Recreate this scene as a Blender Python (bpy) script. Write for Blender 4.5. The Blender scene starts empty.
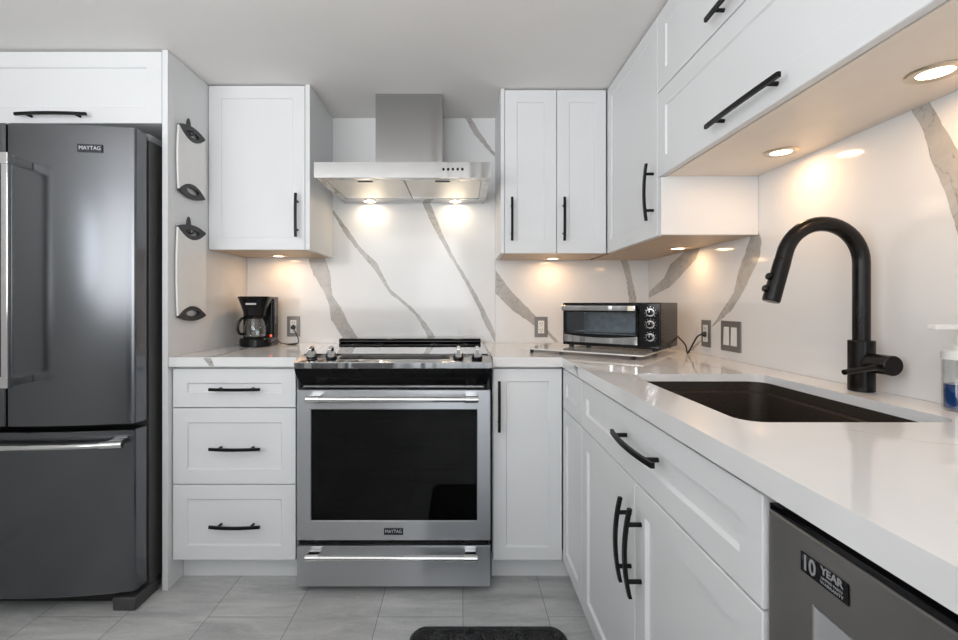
import bpy, bmesh, math, random
from mathutils import Vector, Matrix
random.seed(7)
scene = bpy.context.scene
COL = scene.collection

# ------------------------------------------------------------------ camera
CAMY = -2.478
cd = bpy.data.cameras.new('camera')
cd.sensor_width = 36.0
cd.lens = 462.0 / 958.0 * 36.0
cd.shift_x = 18.0 / 958.0
cd.shift_y = -16.0 / 958.0
cd.clip_start = 0.02
cam = bpy.data.objects.new('camera', cd)
cam.location = (0.0, CAMY, 1.123)
cam.rotation_euler = (math.radians(90), 0, 0)
COL.objects.link(cam)
scene.camera = cam
# ------------------------------------------------------------------ world
w = bpy.data.worlds.new('world')
scene.world = w
w.use_nodes = True
w.node_tree.nodes['Background'].inputs[0].default_value = (0.85, 0.93, 1.0, 1)
w.node_tree.nodes['Background'].inputs[1].default_value = 1.0
# ------------------------------------------------------------------ large lights
def area(name, loc, rot, sx, sy, power, color, shape='RECTANGLE', parent=None, spread=None):
    ld = bpy.data.lights.new(name, 'AREA')
    ld.shape = shape
    ld.size = sx
    if shape in ('RECTANGLE', 'ELLIPSE'):
        ld.size_y = sy
    ld.energy = power
    ld.color = color
    if spread:
        ld.spread = math.radians(spread)
    o = bpy.data.objects.new(name, ld)
    o.location = loc
    o.rotation_euler = rot
    COL.objects.link(o)
    return o
def dome(name, loc, rad, power, color):
    ld = bpy.data.lights.new(name, 'POINT')
    ld.shadow_soft_size = rad
    ld.energy = power
    ld.color = color
    o = bpy.data.objects.new(name, ld)
    o.location = loc
    COL.objects.link(o)
area('window_daylight', (0.0, -5.36, 1.15), (math.radians(90), 0, 0), 1.5, 1.45, 12, (0.90, 0.95, 1.0))
area('side_window_daylight', (-2.128, -2.72, 1.5), (math.radians(90), 0, math.radians(-90)), 0.30, 0.55, 4.5, (0.90, 0.95, 1.0))
dome('unseen_ceiling_fill', (-0.2, -4.0, 1.90), 0.18, 4, (1.0, 0.985, 0.96))  # unseen round source added below the ceiling to brighten it
bd = Vector((0.20, 0.73, 0.65))
area('added_bounce_fill', (-0.98, -3.0, 1.55), bd.to_track_quat('-Z', 'Y').to_euler(), 2.1, 1.25, 32, (0.985, 0.99, 1.0), spread=150)  # unseen soft source added behind the camera, lifts upper doors and ceiling
# ------------------------------------------------------------------ exposure
vs = scene.view_settings
vs.view_transform = 'Standard'
vs.look = 'None'
vs.gamma = 1.0
vs.exposure = 0.06
vs.use_curve_mapping = False

# ------------------------------------------------------------------ materials
def new_mat(name):
    m = bpy.data.materials.new(name)
    m.use_nodes = True
    nt = m.node_tree
    return m, nt, nt.nodes['Principled BSDF']
def N(nt, typ, **kw):
    n = nt.nodes.new(typ)
    for k, v in kw.items():
        setattr(n, k, v)
    return n
def coords(nt, scale=(1, 1, 1), kind='Object', rot=(0, 0, 0), loc=(0, 0, 0)):
    tc = N(nt, 'ShaderNodeTexCoord')
    mp = N(nt, 'ShaderNodeMapping')
    mp.inputs['Scale'].default_value = scale
    mp.inputs['Rotation'].default_value = rot
    mp.inputs['Location'].default_value = loc
    if kind == 'World':
        g = N(nt, 'ShaderNodeNewGeometry')
        nt.links.new(g.outputs['Position'], mp.inputs['Vector'])
    else:
        nt.links.new(tc.outputs[kind], mp.inputs['Vector'])
    return mp.outputs['Vector']
def noise(nt, vec, scale, detail=3, rough=0.5, dist=0.0):
    n = N(nt, 'ShaderNodeTexNoise')
    n.inputs['Scale'].default_value = scale
    n.inputs['Detail'].default_value = detail
    n.inputs['Roughness'].default_value = rough
    n.inputs['Distortion'].default_value = dist
    nt.links.new(vec, n.inputs['Vector'])
    return n.outputs['Fac']
def ramp(nt, fac, stops):
    r = N(nt, 'ShaderNodeValToRGB')
    el = r.color_ramp.elements
    while len(el) < len(stops):
        el.new(0.5)
    for e, (p, c) in zip(el, stops):
        e.position = p
        e.color = (c[0], c[1], c[2], 1) if len(c) == 3 else c
    nt.links.new(fac, r.inputs['Fac'])
    return r.outputs['Color']
def bump(nt, bsdf, h, strength=0.1, dist=0.002):
    b = N(nt, 'ShaderNodeBump')
    b.inputs['Strength'].default_value = strength
    b.inputs['Distance'].default_value = dist
    nt.links.new(h, b.inputs['Height'])
    nt.links.new(b.outputs['Normal'], bsdf.inputs['Normal'])
def simple(name, col, rough=0.4, metal=0.0, var=0.04, nscale=12.0, spec=0.5, coat=0.0, bmp=0.0):
    m, nt, b = new_mat(name)
    v = coords(nt)
    f = noise(nt, v, nscale)
    lo = tuple(max(0, c * (1 - var)) for c in col)
    hi = tuple(min(1, c * (1 + var)) for c in col)
    nt.links.new(ramp(nt, f, [(0.3, lo), (0.7, hi)]), b.inputs['Base Color'])
    b.inputs['Roughness'].default_value = rough
    b.inputs['Metallic'].default_value = metal
    b.inputs['Specular IOR Level'].default_value = spec
    b.inputs['Coat Weight'].default_value = coat
    if bmp:
        bump(nt, b, noise(nt, v, 60), bmp)
    return m
def brushed(name, col, rough, stretch, var=0.06, aniso=0.0, wavy=0.0):
    m, nt, b = new_mat(name)
    v = coords(nt, stretch)
    f = noise(nt, v, 1.0, 4, 0.6)
    lo = tuple(c * (1 - var) for c in col)
    hi = tuple(min(1, c * (1 + var)) for c in col)
    nt.links.new(ramp(nt, f, [(0.3, lo), (0.7, hi)]), b.inputs['Base Color'])
    mr = N(nt, 'ShaderNodeMapRange')
    mr.inputs['From Min'].default_value = 0.3
    mr.inputs['From Max'].default_value = 0.7
    mr.inputs['To Min'].default_value = rough * 0.99
    mr.inputs['To Max'].default_value = rough * 1.01
    nt.links.new(f, mr.inputs['Value'])
    nt.links.new(mr.outputs['Result'], b.inputs['Roughness'])
    b.inputs['Metallic'].default_value = 1.0
    if wavy:
        v2 = coords(nt, (13, 13, 0.5))
        bump(nt, b, noise(nt, v2, 1.0, 1, 0.5), wavy, 0.012)
    if aniso:
        tg = N(nt, 'ShaderNodeTangent', direction_type='RADIAL', axis='Z')
        nt.links.new(tg.outputs[0], b.inputs['Tangent'])
        b.inputs['Anisotropic'].default_value = aniso
        b.inputs['Anisotropic Rotation'].default_value = 0.25
    return m
def thin_glass(name, tint, gloss_rough=0.02, fmin=0.06, fmax=0.9):
    m, nt, b = new_mat(name)
    nt.nodes.remove(b)
    out = nt.nodes['Material Output']
    tr = N(nt, 'ShaderNodeBsdfTransparent')
    tr.inputs['Color'].default_value = (*tint, 1)
    gl = N(nt, 'ShaderNodeBsdfGlossy')
    gl.inputs['Roughness'].default_value = gloss_rough
    lw = N(nt, 'ShaderNodeLayerWeight')
    lw.inputs['Blend'].default_value = 0.5
    pw = N(nt, 'ShaderNodeMath', operation='POWER'); pw.inputs[1].default_value = 4.0
    nt.links.new(lw.outputs['Facing'], pw.inputs[0])
    v = coords(nt)
    nz = noise(nt, v, 5.0)
    mr = N(nt, 'ShaderNodeMapRange')
    mr.inputs['To Min'].default_value = fmin
    mr.inputs['To Max'].default_value = fmax
    nt.links.new(pw.outputs[0], mr.inputs['Value'])
    ad = N(nt, 'ShaderNodeMath', operation='MULTIPLY_ADD')
    ad.inputs[1].default_value = 0.01
    nt.links.new(nz, ad.inputs[0])
    nt.links.new(mr.outputs['Result'], ad.inputs[2])
    mx = N(nt, 'ShaderNodeMixShader')
    nt.links.new(ad.outputs[0], mx.inputs[0])
    nt.links.new(tr.outputs[0], mx.inputs[1])
    nt.links.new(gl.outputs[0], mx.inputs[2])
    nt.links.new(mx.outputs[0], out.inputs['Surface'])
    return m
def emissive(name, col, strength):
    m, nt, b = new_mat(name)
    b.inputs['Base Color'].default_value = (*col, 1)
    b.inputs['Emission Color'].default_value = (*col, 1)
    b.inputs['Emission Strength'].default_value = strength
    return m

M = {}
M['cab'] = simple('cabinet_white', (0.78, 0.79, 0.80), 0.38, var=0.012, nscale=4, spec=0.4)
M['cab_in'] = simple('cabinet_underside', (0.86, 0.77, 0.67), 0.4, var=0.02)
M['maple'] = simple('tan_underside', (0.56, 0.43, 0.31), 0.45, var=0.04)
M['wall'] = simple('wall_paint', (0.72, 0.72, 0.71), 0.75, var=0.02, nscale=5)
M['ceil'] = simple('ceiling_paint', (0.84, 0.825, 0.81), 0.85, var=0.015, nscale=3)
M['black'] = simple('matte_black_metal', (0.005, 0.005, 0.0055), 0.42, metal=0.0, var=0.15, spec=0.25)
M['faucet'] = simple('oil_black_metal', (0.0075, 0.0062, 0.0055), 0.26, var=0.2, spec=0.25)
M['plastic'] = simple('black_plastic', (0.006, 0.006, 0.0065), 0.18, var=0.15, spec=0.25)
M['rubber'] = simple('black_rubber', (0.012, 0.012, 0.013), 0.5, var=0.2, nscale=40)
M['fascia'] = simple('satin_black', (0.004, 0.004, 0.0045), 0.25, var=0.1, spec=0.15)
M['cooktop_glass'] = simple('black_ceramic_glass', (0.006, 0.006, 0.007), 0.03, var=0.1, spec=1.0, coat=1.0)
M['gloss_black'] = simple('gloss_black', (0.004, 0.004, 0.005), 0.06, var=0.1, spec=0.3)
M['steel'] = brushed('brushed_steel', (0.50, 0.51, 0.53), 0.28, (1, 1, 500), var=0.012, aniso=0.8)
M['steel_h'] = brushed('brushed_steel_hood', (0.46, 0.46, 0.46), 0.15, (1, 1, 500), var=0.012, aniso=0.6, wavy=1.0)
M['fridge'] = brushed('dark_steel_fridge', (0.155, 0.16, 0.17), 0.22, (1, 1, 700), var=0.004, aniso=0.3)
M['fridge_side'] = simple('dark_grey_enamel', (0.055, 0.055, 0.055), 0.45, var=0.05)
M['fridge_trim'] = simple('grey_trim', (0.30, 0.31, 0.32), 0.4, var=0.05)
M['chrome'] = simple('chrome', (0.72, 0.72, 0.72), 0.10, metal=1.0, var=0.02)
M['nickel'] = simple('satin_nickel', (0.62, 0.55, 0.45), 0.3, metal=1.0, var=0.03)
M['plate'] = simple('grey_wall_plate', (0.25, 0.24, 0.235), 0.4, metal=0.4, var=0.03)
M['white_plastic'] = simple('white_plastic', (0.82, 0.82, 0.80), 0.3, var=0.01)
M['dark_slot'] = simple('dark_slot', (0.01, 0.01, 0.01), 0.6)
M['board'] = simple('white_cutting_plastic', (0.86, 0.855, 0.84), 0.45, var=0.015)
M['grip'] = simple('dark_grey_grip', (0.035, 0.037, 0.038), 0.5, var=0.15)
M['sink'] = simple('brown_black_composite', (0.035, 0.027, 0.020), 0.42, var=0.35, nscale=220)
M['glass'] = thin_glass('clear_glass', (0.96, 0.97, 0.97))
M['oven_glass'] = thin_glass('dark_oven_glass', (0.06, 0.063, 0.07), 0.02, 0.02, 0.9)
M['toaster_glass'] = thin_glass('toaster_glass', (0.75, 0.78, 0.80), 0.02, 0.06, 0.9)
M['soap'] = simple('blue_soap', (0.015, 0.06, 0.20), 0.12, var=0.05)
M['letter'] = simple('silver_lettering', (0.62, 0.63, 0.65), 0.4, var=0.02)
M['letter_dim'] = simple('grey_lettering', (0.30, 0.30, 0.31), 0.5, var=0.02)
M['badge'] = simple('navy_badge', (0.008, 0.010, 0.022), 0.25)
M['warm_lens'] = emissive('warm_lens', (1.0, 0.86, 0.62), 9.0)
M['red_led'] = emissive('red_led', (1.0, 0.10, 0.04), 2.0)
M['cavity'] = simple('oven_enamel', (0.03, 0.032, 0.04), 0.35, var=0.3, nscale=60)
M['toast_cav'] = simple('toaster_cavity', (0.45, 0.50, 0.54), 0.35, metal=0.3, var=0.2, nscale=40)
M['glass_board'] = simple('frosted_white_glass', (0.70, 0.70, 0.68), 0.12, var=0.03, coat=0.5)
M['filter'] = brushed('aluminium_mesh', (0.66, 0.64, 0.60), 0.38, (400, 400, 2), var=0.12)
M['steel_dw'] = brushed('dishwasher_steel', (0.36, 0.35, 0.34), 0.34, (1, 1, 500), var=0.012, aniso=0.8)
M['mat'] = None
M['wall_dim'] = simple('unlit_wall_tone', (0.10, 0.10, 0.105), 0.75, var=0.03)  # dimness of an unlit room put into the rear wall's colour
M['wood_dark'] = simple('dark_recess', (0.05, 0.04, 0.035), 0.7)

def marble():
    m, nt, b = new_mat('white_marble')
    v = coords(nt, kind='World')
    cl = noise(nt, v, 1.6, 4, 0.55, 0.3)
    base = ramp(nt, cl, [(0.30, (0.74, 0.75, 0.76)), (0.5, (0.80, 0.80, 0.80)), (0.75, (0.82, 0.82, 0.815))])
    nt.links.new(base, b.inputs['Base Color'])
    b.inputs['Roughness'].default_value = 0.10
    b.inputs['Specular IOR Level'].default_value = 0.45
    return m
M['marble'] = marble()
def quartz():
    m, nt, b = new_mat('white_quartz')
    v = coords(nt, kind='World')
    n = noise(nt, v, 2.2, 5, 0.6, 1.2)
    s = N(nt, 'ShaderNodeMath', operation='SUBTRACT'); s.inputs[1].default_value = 0.5
    nt.links.new(n, s.inputs[0])
    a = N(nt, 'ShaderNodeMath', operation='ABSOLUTE'); nt.links.new(s.outputs[0], a.inputs[0])
    vein = ramp(nt, a.outputs[0], [(0.0, (0.62, 0.62, 0.62)), (0.006, (0.80, 0.80, 0.80))])
    mask = noise(nt, v, 1.7, 2)
    mk = ramp(nt, mask, [(0.52, (0, 0, 0)), (0.62, (1, 1, 1))])
    mx = N(nt, 'ShaderNodeMix', data_type='RGBA')
    nt.links.new(mk, mx.inputs[0])
    mx.inputs[6].default_value = (0.80, 0.80, 0.80, 1)
    nt.links.new(vein, mx.inputs[7])
    nt.links.new(mx.outputs[2], b.inputs['Base Color'])
    b.inputs['Roughness'].default_value = 0.05
    b.inputs['Specular IOR Level'].default_value = 0.5
    return m
M['quartz'] = quartz()
def vein_mat():
    m, nt, b = new_mat('grey_vein')
    v = coords(nt, (1, 1, 1), kind='World')
    n1 = noise(nt, v, 6.0, 6, 0.65, 1.0)
    col = ramp(nt, n1, [(0.25, (0.36, 0.35, 0.33)), (0.5, (0.47, 0.455, 0.435)), (0.75, (0.58, 0.565, 0.545))])
    n2 = noise(nt, v, 9.0, 5, 0.6, 0.8)
    s = N(nt, 'ShaderNodeMath', operation='SUBTRACT'); s.inputs[1].default_value = 0.5
    nt.links.new(n2, s.inputs[0])
    a = N(nt, 'ShaderNodeMath', operation='ABSOLUTE'); nt.links.new(s.outputs[0], a.inputs[0])
    cr = ramp(nt, a.outputs[0], [(0.0, (0.62, 0.60, 0.58)), (0.012, (1, 1, 1))])
    mx = N(nt, 'ShaderNodeMix', data_type='RGBA', blend_type='MULTIPLY')
    mx.inputs[0].default_value = 1.0
    nt.links.new(col, mx.inputs[6]); nt.links.new(cr, mx.inputs[7])
    nt.links.new(mx.outputs[2], b.inputs['Base Color'])
    b.inputs['Roughness'].default_value = 0.12
    return m
M['vein'] = vein_mat()
def floor_mat():
    m, nt, b = new_mat('grey_floor_tile')
    g = N(nt, 'ShaderNodeNewGeometry')
    sp = N(nt, 'ShaderNodeSeparateXYZ'); nt.links.new(g.outputs['Position'], sp.inputs[0])
    cb = N(nt, 'ShaderNodeCombineXYZ')
    ax = N(nt, 'ShaderNodeMath', operation='ADD'); ax.inputs[1].default_value = 6.1 - 0.007
    ay = N(nt, 'ShaderNodeMath', operation='ADD'); ay.inputs[1].default_value = 9.15 + 0.21
    nt.links.new(sp.outputs['X'], ax.inputs[0]); nt.links.new(sp.outputs['Y'], ay.inputs[0])
    nt.links.new(ay.outputs[0], cb.inputs[0]); nt.links.new(ax.outputs[0], cb.inputs[1])
    br = N(nt, 'ShaderNodeTexBrick')
    br.offset = 0.333; br.offset_frequency = 2
    br.inputs['Scale'].default_value = 1.0
    br.inputs['Brick Width'].default_value = 0.61
    br.inputs['Row Height'].default_value = 0.305
    br.inputs['Mortar Size'].default_value = 0.0016
    br.inputs['Mortar Smooth'].default_value = 0.2
    br.inputs['Color1'].default_value = (0.9, 0.9, 0.9, 1)
    br.inputs['Color2'].default_value = (1.08, 1.08, 1.08, 1)
    br.inputs['Mortar'].default_value = (0.45, 0.45, 0.45, 1)
    nt.links.new(cb.outputs[0], br.inputs['Vector'])
    v1 = coords(nt, (1.8, 9, 1), kind='World', rot=(0, 0, 0.30))
    s1 = noise(nt, v1, 1.6, 8, 0.68, 0.6)
    v2 = coords(nt, (1, 1, 1), kind='World')
    s2 = noise(nt, v2, 90, 3, 0.6)
    ma = N(nt, 'ShaderNodeMath', operation='MULTIPLY_ADD'); ma.inputs[1].default_value = 0.18
    nt.links.new(s2, ma.inputs[0]); nt.links.new(s1, ma.inputs[2])
    col = ramp(nt, ma.outputs[0], [(0.40, (0.38, 0.388, 0.39)), (0.58, (0.52, 0.525, 0.52)), (0.76, (0.66, 0.655, 0.645))])
    mx = N(nt, 'ShaderNodeMix', data_type='RGBA', blend_type='MULTIPLY')
    mx.inputs[0].default_value = 1.0
    nt.links.new(col, mx.inputs[6]); nt.links.new(br.outputs['Color'], mx.inputs[7])
    nt.links.new(mx.outputs[2], b.inputs['Base Color'])
    b.inputs['Roughness'].default_value = 0.42
    bump(nt, b, ma.outputs[0], 0.25, 0.0015)
    return m
M['floor'] = floor_mat()
def mat_mat():
    m, nt, b = new_mat('floor_mat_rubber')
    v = coords(nt)
    n = noise(nt, v, 14, 1, 0.4, 2.5)
    w_ = N(nt, 'ShaderNodeMath', operation='SINE')
    k = N(nt, 'ShaderNodeMath', operation='MULTIPLY'); k.inputs[1].default_value = 60
    nt.links.new(n, k.inputs[0]); nt.links.new(k.outputs[0], w_.inputs[0])
    nt.links.new(ramp(nt, n, [(0.4, (0.012, 0.012, 0.013)), (0.6, (0.018, 0.018, 0.018))]), b.inputs['Base Color'])
    b.inputs['Roughness'].default_value = 0.38
    bump(nt, b, w_.outputs[0], 0.8, 0.003)
    return m
M['mat'] = mat_mat()

# ------------------------------------------------------------------ mesh builder
ORG = {}
def root(name, label, cat, loc, rot=0.0, group=None, local=False):
    o = bpy.data.objects.new(name, None)
    o.empty_display_size = 0.05
    o.location = loc
    o.rotation_euler = (0, 0, rot)
    o['label'] = label
    o['category'] = cat
    if group:
        o['group'] = group
    COL.objects.link(o)
    ORG[o.name] = Vector((0, 0, 0)) if local else Vector(loc)
    return o

class MB:
    def __init__(self):
        self.bm = bmesh.new()
    def _mi(self, before, mi):
        if mi:
            for f in self.bm.faces:
                if f not in before:
                    f.material_index = mi
    def face(self, vs_, mi=0):
        try:
            f = self.bm.faces.new(vs_)
            f.material_index = mi
            return f
        except ValueError:
            return None
    def box(self, x0, x1, y0, y1, z0, z1, bev=0.0, mi=0, seg=2):
        before = set(self.bm.faces) if mi else ()
        x0, x1 = min(x0, x1), max(x0, x1); y0, y1 = min(y0, y1), max(y0, y1); z0, z1 = min(z0, z1), max(z0, z1)
        mt = Matrix.Translation(((x0 + x1) / 2, (y0 + y1) / 2, (z0 + z1) / 2)) @ Matrix.Diagonal((x1 - x0, y1 - y0, z1 - z0, 1))
        r = bmesh.ops.create_cube(self.bm, size=1.0, matrix=mt)
        if bev > 0:
            es = list({e for v in r['verts'] for e in v.link_edges})
            bmesh.ops.bevel(self.bm, geom=es, offset=bev, segments=seg, affect='EDGES', profile=0.5)
        self._mi(before, mi)
        return self
    def loft(self, rings, cap0=True, cap1=True, closed=True, mi=0):
        vr = [[self.bm.verts.new(p) for p in r] for r in rings]
        n = len(vr[0])
        for a, b in zip(vr[:-1], vr[1:]):
            for i in range(n if closed else n - 1):
                j = (i + 1) % n
                self.face((a[i], a[j], b[j], b[i]), mi)
        if cap0: self.face(vr[0][::-1], mi)
        if cap1: self.face(vr[-1], mi)
        return self
    def cyl(self, p0, p1, r0, r1=None, seg=24, mi=0, bev=0.0):
        p0, p1 = Vector(p0), Vector(p1)
        r1 = r0 if r1 is None else r1
        d = (p1 - p0).normalized()
        u = d.orthogonal().normalized(); v = d.cross(u)
        def ring(c, r):
            return [c + r * (math.cos(2 * math.pi * i / seg) * u + math.sin(2 * math.pi * i / seg) * v) for i in range(seg)]
        if bev > 0:
            rings = [ring(p0, r0 - bev), ring(p0 + d * bev, r0), ring(p1 - d * bev, r1), ring(p1, r1 - bev)]
        else:
            rings = [ring(p0, r0), ring(p1, r1)]
        return self.loft(rings, mi=mi)
    def lathe(self, prof, c, seg=32, mi=0, cap0=True, cap1=True, sx=1.0, sy=1.0):
        rings = [[(c[0] + r * sx * math.cos(2 * math.pi * i / seg), c[1] + r * sy * math.sin(2 * math.pi * i / seg), c[2] + z) for i in range(seg)] for r, z in prof]
        return self.loft(rings, cap0, cap1, mi=mi)
    def tube(self, pts, r, seg=12, mi=0):
        pts = [Vector(p) for p in pts]
        rs = r if isinstance(r, (list, tuple)) else [r] * len(pts)
        t0 = (pts[1] - pts[0]).normalized()
        u = t0.orthogonal().normalized()
        rings = []
        for i, p in enumerate(pts):
            t = (pts[min(i + 1, len(pts) - 1)] - pts[max(i - 1, 0)]).normalized()
            u = (u - t * u.dot(t)).normalized()
            v = t.cross(u)
            rings.append([p + rs[i] * (math.cos(2 * math.pi * k / seg) * u + math.sin(2 * math.pi * k / seg) * v) for k in range(seg)])
        return self.loft(rings, mi=mi)
    def prism(self, poly, vec, mi=0):
        vec = Vector(vec)
        return self.loft([[Vector(p) for p in poly], [Vector(p) + vec for p in poly]], mi=mi)
    def text(self, s, size, origin, ux, uz, un, depth=0.0004, mi=0, align='CENTER', sx=1.0, bold=0.0):
        cu = bpy.data.curves.new('t', 'FONT')
        cu.body = s; cu.size = size; cu.align_x = align; cu.align_y = 'CENTER'
        cu.extrude = depth; cu.offset = bold; cu.resolution_u = 3
        ob = bpy.data.objects.new('t', cu); COL.objects.link(ob)
        me = bpy.data.meshes.new_from_object(ob)
        bpy.data.objects.remove(ob); bpy.data.curves.remove(cu)
        vbefore = set(self.bm.verts); before = set(self.bm.faces)
        self.bm.from_mesh(me)
        o = Vector(origin); ux = Vector(ux); uz = Vector(uz); un = Vector(un)
        for v in self.bm.verts:
            if v in vbefore: continue
            c = v.co.copy()
            v.co = o + ux * c.x * sx + uz * c.y + un * c.z
        for f in self.bm.faces:
            if f not in before:
                f.material_index = mi
        bpy.data.meshes.remove(me)
        return self
    def build(self, name, mats, parent=None, smooth=35, label=None, bev=0.0, org=None, recalc=True):
        bm = self.bm
        if recalc:
            bmesh.ops.recalc_face_normals(bm, faces=bm.faces[:])
        if parent is not None:
            off = ORG[parent.name]
        elif org is not None:
            off = Vector(org)
        else:
            xs = [v.co for v in bm.verts]
            off = Vector(((min(p.x for p in xs) + max(p.x for p in xs)) / 2, (min(p.y for p in xs) + max(p.y for p in xs)) / 2, min(p.z for p in xs)))
        for v in bm.verts:
            v.co -= off
        ang = math.radians(smooth)
        for f in bm.faces: f.smooth = True
        for e in bm.edges:
            if len(e.link_faces) == 2:
                if e.calc_face_angle(0) > ang: e.smooth = False
            else:
                e.smooth = False
        me = bpy.data.meshes.new(name)
        bm.to_mesh(me); bm.free()
        if not isinstance(mats, (list, tuple)): mats = [mats]
        for m in mats: me.materials.append(M[m] if isinstance(m, str) else m)
        o = bpy.data.objects.new(name, me)
        COL.objects.link(o)
        if parent is not None:
            o.parent = parent
        else:
            o.location = off
        ORG[o.name] = off
        if bev:
            bv = o.modifiers.new('bevel', 'BEVEL'); bv.width = bev; bv.segments = 2; bv.limit_method = 'ANGLE'; bv.angle_limit = math.radians(50)
        wn = o.modifiers.new('weighted_normals', 'WEIGHTED_NORMAL'); wn.keep_sharp = True; wn.weight = 50
        if label: o['label'] = label
        return o
def tag(o, label=None, cat=None, group=None, kind=None):
    if label: o['label'] = label
    if cat: o['category'] = cat
    if group: o['group'] = group
    if kind: o['kind'] = kind
    return o
def struct(name, mb, mat, **kw):
    return tag(mb.build(name, mat, **kw), kind='structure')

# maps (u along the face, z, n outward) to the world: 'F' faces -Y (toward the room), 'R' faces -X
def mp(orient, plane, u, z, n):
    return (u, plane - n, z) if orient == 'F' else (plane - n, u, z)
def shaker(orient, plane, u0, u1, z0, z1, t=0.019, fw=0.055, d=0.007, s=0.005, b=0.0015):
    mb = MB()
    def ring(i, n):
        return [mp(orient, plane, u, z, n) for u, z in ((u0 + i, z0 + i), (u1 - i, z0 + i), (u1 - i, z1 - i), (u0 + i, z1 - i))]
    return mb.loft([ring(0, -t), ring(0, -b), ring(b, 0), ring(fw, 0), ring(fw + s, -d)])
def handle(orient, plane, cu, cz, L=0.2, axis='u', sp=0.128, mat='black', parent=None, rise=0.026, bow=0.010):
    mb = MB()
    rings = []
    n_ = 14
    for k in range(n_ + 1):
        t = -L / 2 + L * k / n_
        n = rise + bow * (1 - (2 * t / L) ** 2)
        ring = []
        for a, dn in ((-0.0055, -0.004), (0.0055, -0.004), (0.0055, 0.004), (-0.0055, 0.004)):
            if axis == 'u': ring.append(mp(orient, plane, cu + t, cz + a, n + dn))
            else: ring.append(mp(orient, plane, cu + a, cz + t, n + dn))
        rings.append(ring)
    mb.loft(rings)
    for sg in (-1, 1):
        t = sg * sp / 2
        n = rise + bow * (1 - (2 * t / L) ** 2)
        p = (cu + t, cz) if axis == 'u' else (cu, cz + t)
        mb.cyl(mp(orient, plane, p[0], p[1], 0.0004), mp(orient, plane, p[0], p[1], n - 0.003), 0.0052, seg=12)
    return mb.build('handle', mat, parent)

# marble vein outlines (metres): left edge and right edge of each vein; on the back wall (x, z), on the side wall (y, z)
BACK_VEINS = [
    ( [(-0.8421, 1.4663), (-0.8163, 1.359), (-0.7911, 1.2796), (-0.7278, 1.1788), (-0.7069, 1.116), (-0.6973, 1.0372), (-0.6275, 0.9353), (-0.5954, 0.8924)] ,
      [(-0.7563, 1.4663), (-0.7278, 1.3644), (-0.7026, 1.2893), (-0.6903, 1.1713), (-0.6442, 1.1032), (-0.6136, 1.0372), (-0.5503, 0.9353), (-0.5203, 0.8924)] ),
    ( [(-0.7295, 1.6808), (-0.6828, 1.603), (-0.6222, 1.4985), (-0.5417, 1.3965), (-0.4613, 1.3054), (-0.3808, 1.1766), (-0.3272, 1.1391), (-0.244, 1.064), (-0.1824, 0.9589), (-0.1609, 0.9031)] ,
      [(-0.7295, 1.7184), (-0.6828, 1.6245), (-0.6023, 1.5167), (-0.5315, 1.418), (-0.4511, 1.3429), (-0.3808, 1.2035), (-0.3272, 1.1589), (-0.2628, 1.1042), (-0.1877, 1.0211), (-0.1073, 0.9031)] ),
    ( [(-0.2521, 1.772), (-0.2027, 1.6567), (-0.1475, 1.5322), (-0.0644, 1.3869), (0.0182, 1.249), (0.0965, 1.0962), (0.1223, 1.0275), (0.1834, 0.9138)] ,
      [(-0.2145, 1.772), (-0.1641, 1.661), (-0.1062, 1.5183), (-0.03, 1.359), (0.0392, 1.249), (0.1153, 1.1107), (0.1636, 1.0141), (0.184, 0.9621)] ),
    ( [(0.0215, 2.1206), (0.0687, 2.0348), (0.1427, 1.9511), (0.1824, 1.9115)] ,
      [(0.0536, 2.1206), (0.1094, 2.0295), (0.1663, 1.9511), (0.1824, 1.9329)] ),
    ( [(0.185, 1.1799), (0.2671, 1.0967), (0.3642, 1.0275), (0.4666, 0.9589), (0.5203, 0.8977)] ,
      [(0.185, 1.3054), (0.2671, 1.1938), (0.3915, 1.0694), (0.4607, 0.9862), (0.5471, 0.8977)] ),
    ( [(0.8421, 1.4395), (0.8469, 1.3805), (0.8861, 1.2625), (0.9011, 1.1445), (0.9172, 0.9567)] ,
      [(0.885, 1.4395), (0.8904, 1.3724), (0.9172, 1.2625), (0.9408, 1.1445), (0.9762, 0.9567)] ),
]
SIDE_VEINS = [
    ( [(-0.0092, 1.1871), (-0.1961, 1.2539), (-0.2573, 1.3133), (-0.3616, 1.3429), (-0.4512, 1.3862)] ,
      [(-0.0092, 1.1551), (-0.2573, 1.2052), (-0.3873, 1.2601), (-0.5047, 1.3165), (-0.5441, 1.3742)] ),
    ( [(-0.6252, 1.0308), (-0.6901, 1.0882), (-0.776, 1.1654), (-0.8103, 1.253), (-0.8437, 1.2999), (-0.872, 1.3524), (-0.8831, 1.3957)] ,
      [(-0.6399, 1.0355), (-0.7641, 1.0996), (-0.838, 1.1706), (-0.8852, 1.2337), (-0.9257, 1.2813), (-0.9335, 1.337), (-0.9153, 1.3801)] ),
    ( [(-1.435, 1.6061), (-1.4496, 1.5473), (-1.4712, 1.5076), (-1.4955, 1.4146), (-1.521, 1.355), (-1.5441, 1.2645), (-1.5923, 1.1307), (-1.6326, 1.048)] ,
      [(-1.4712, 1.5893), (-1.4926, 1.5445), (-1.5151, 1.4967), (-1.5441, 1.4343), (-1.575, 1.3654), (-1.6006, 1.292), (-1.6326, 1.1852), (-1.6764, 1.0952)] ),
    ( [(-0.4316, 0.9166), (-0.4774, 0.9411), (-0.5279, 0.9626)] ,
      [(-0.4774, 0.9212), (-0.5196, 0.9492), (-0.5601, 0.9819)] ),
]
ZC = 0.914           # worktop height
CH = 2.121           # ceiling height
YF = lambda Z: Z + CAMY   # depth from the camera's standpoint to room coordinate
XW = 1.0046          # face of the side backsplash

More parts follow.
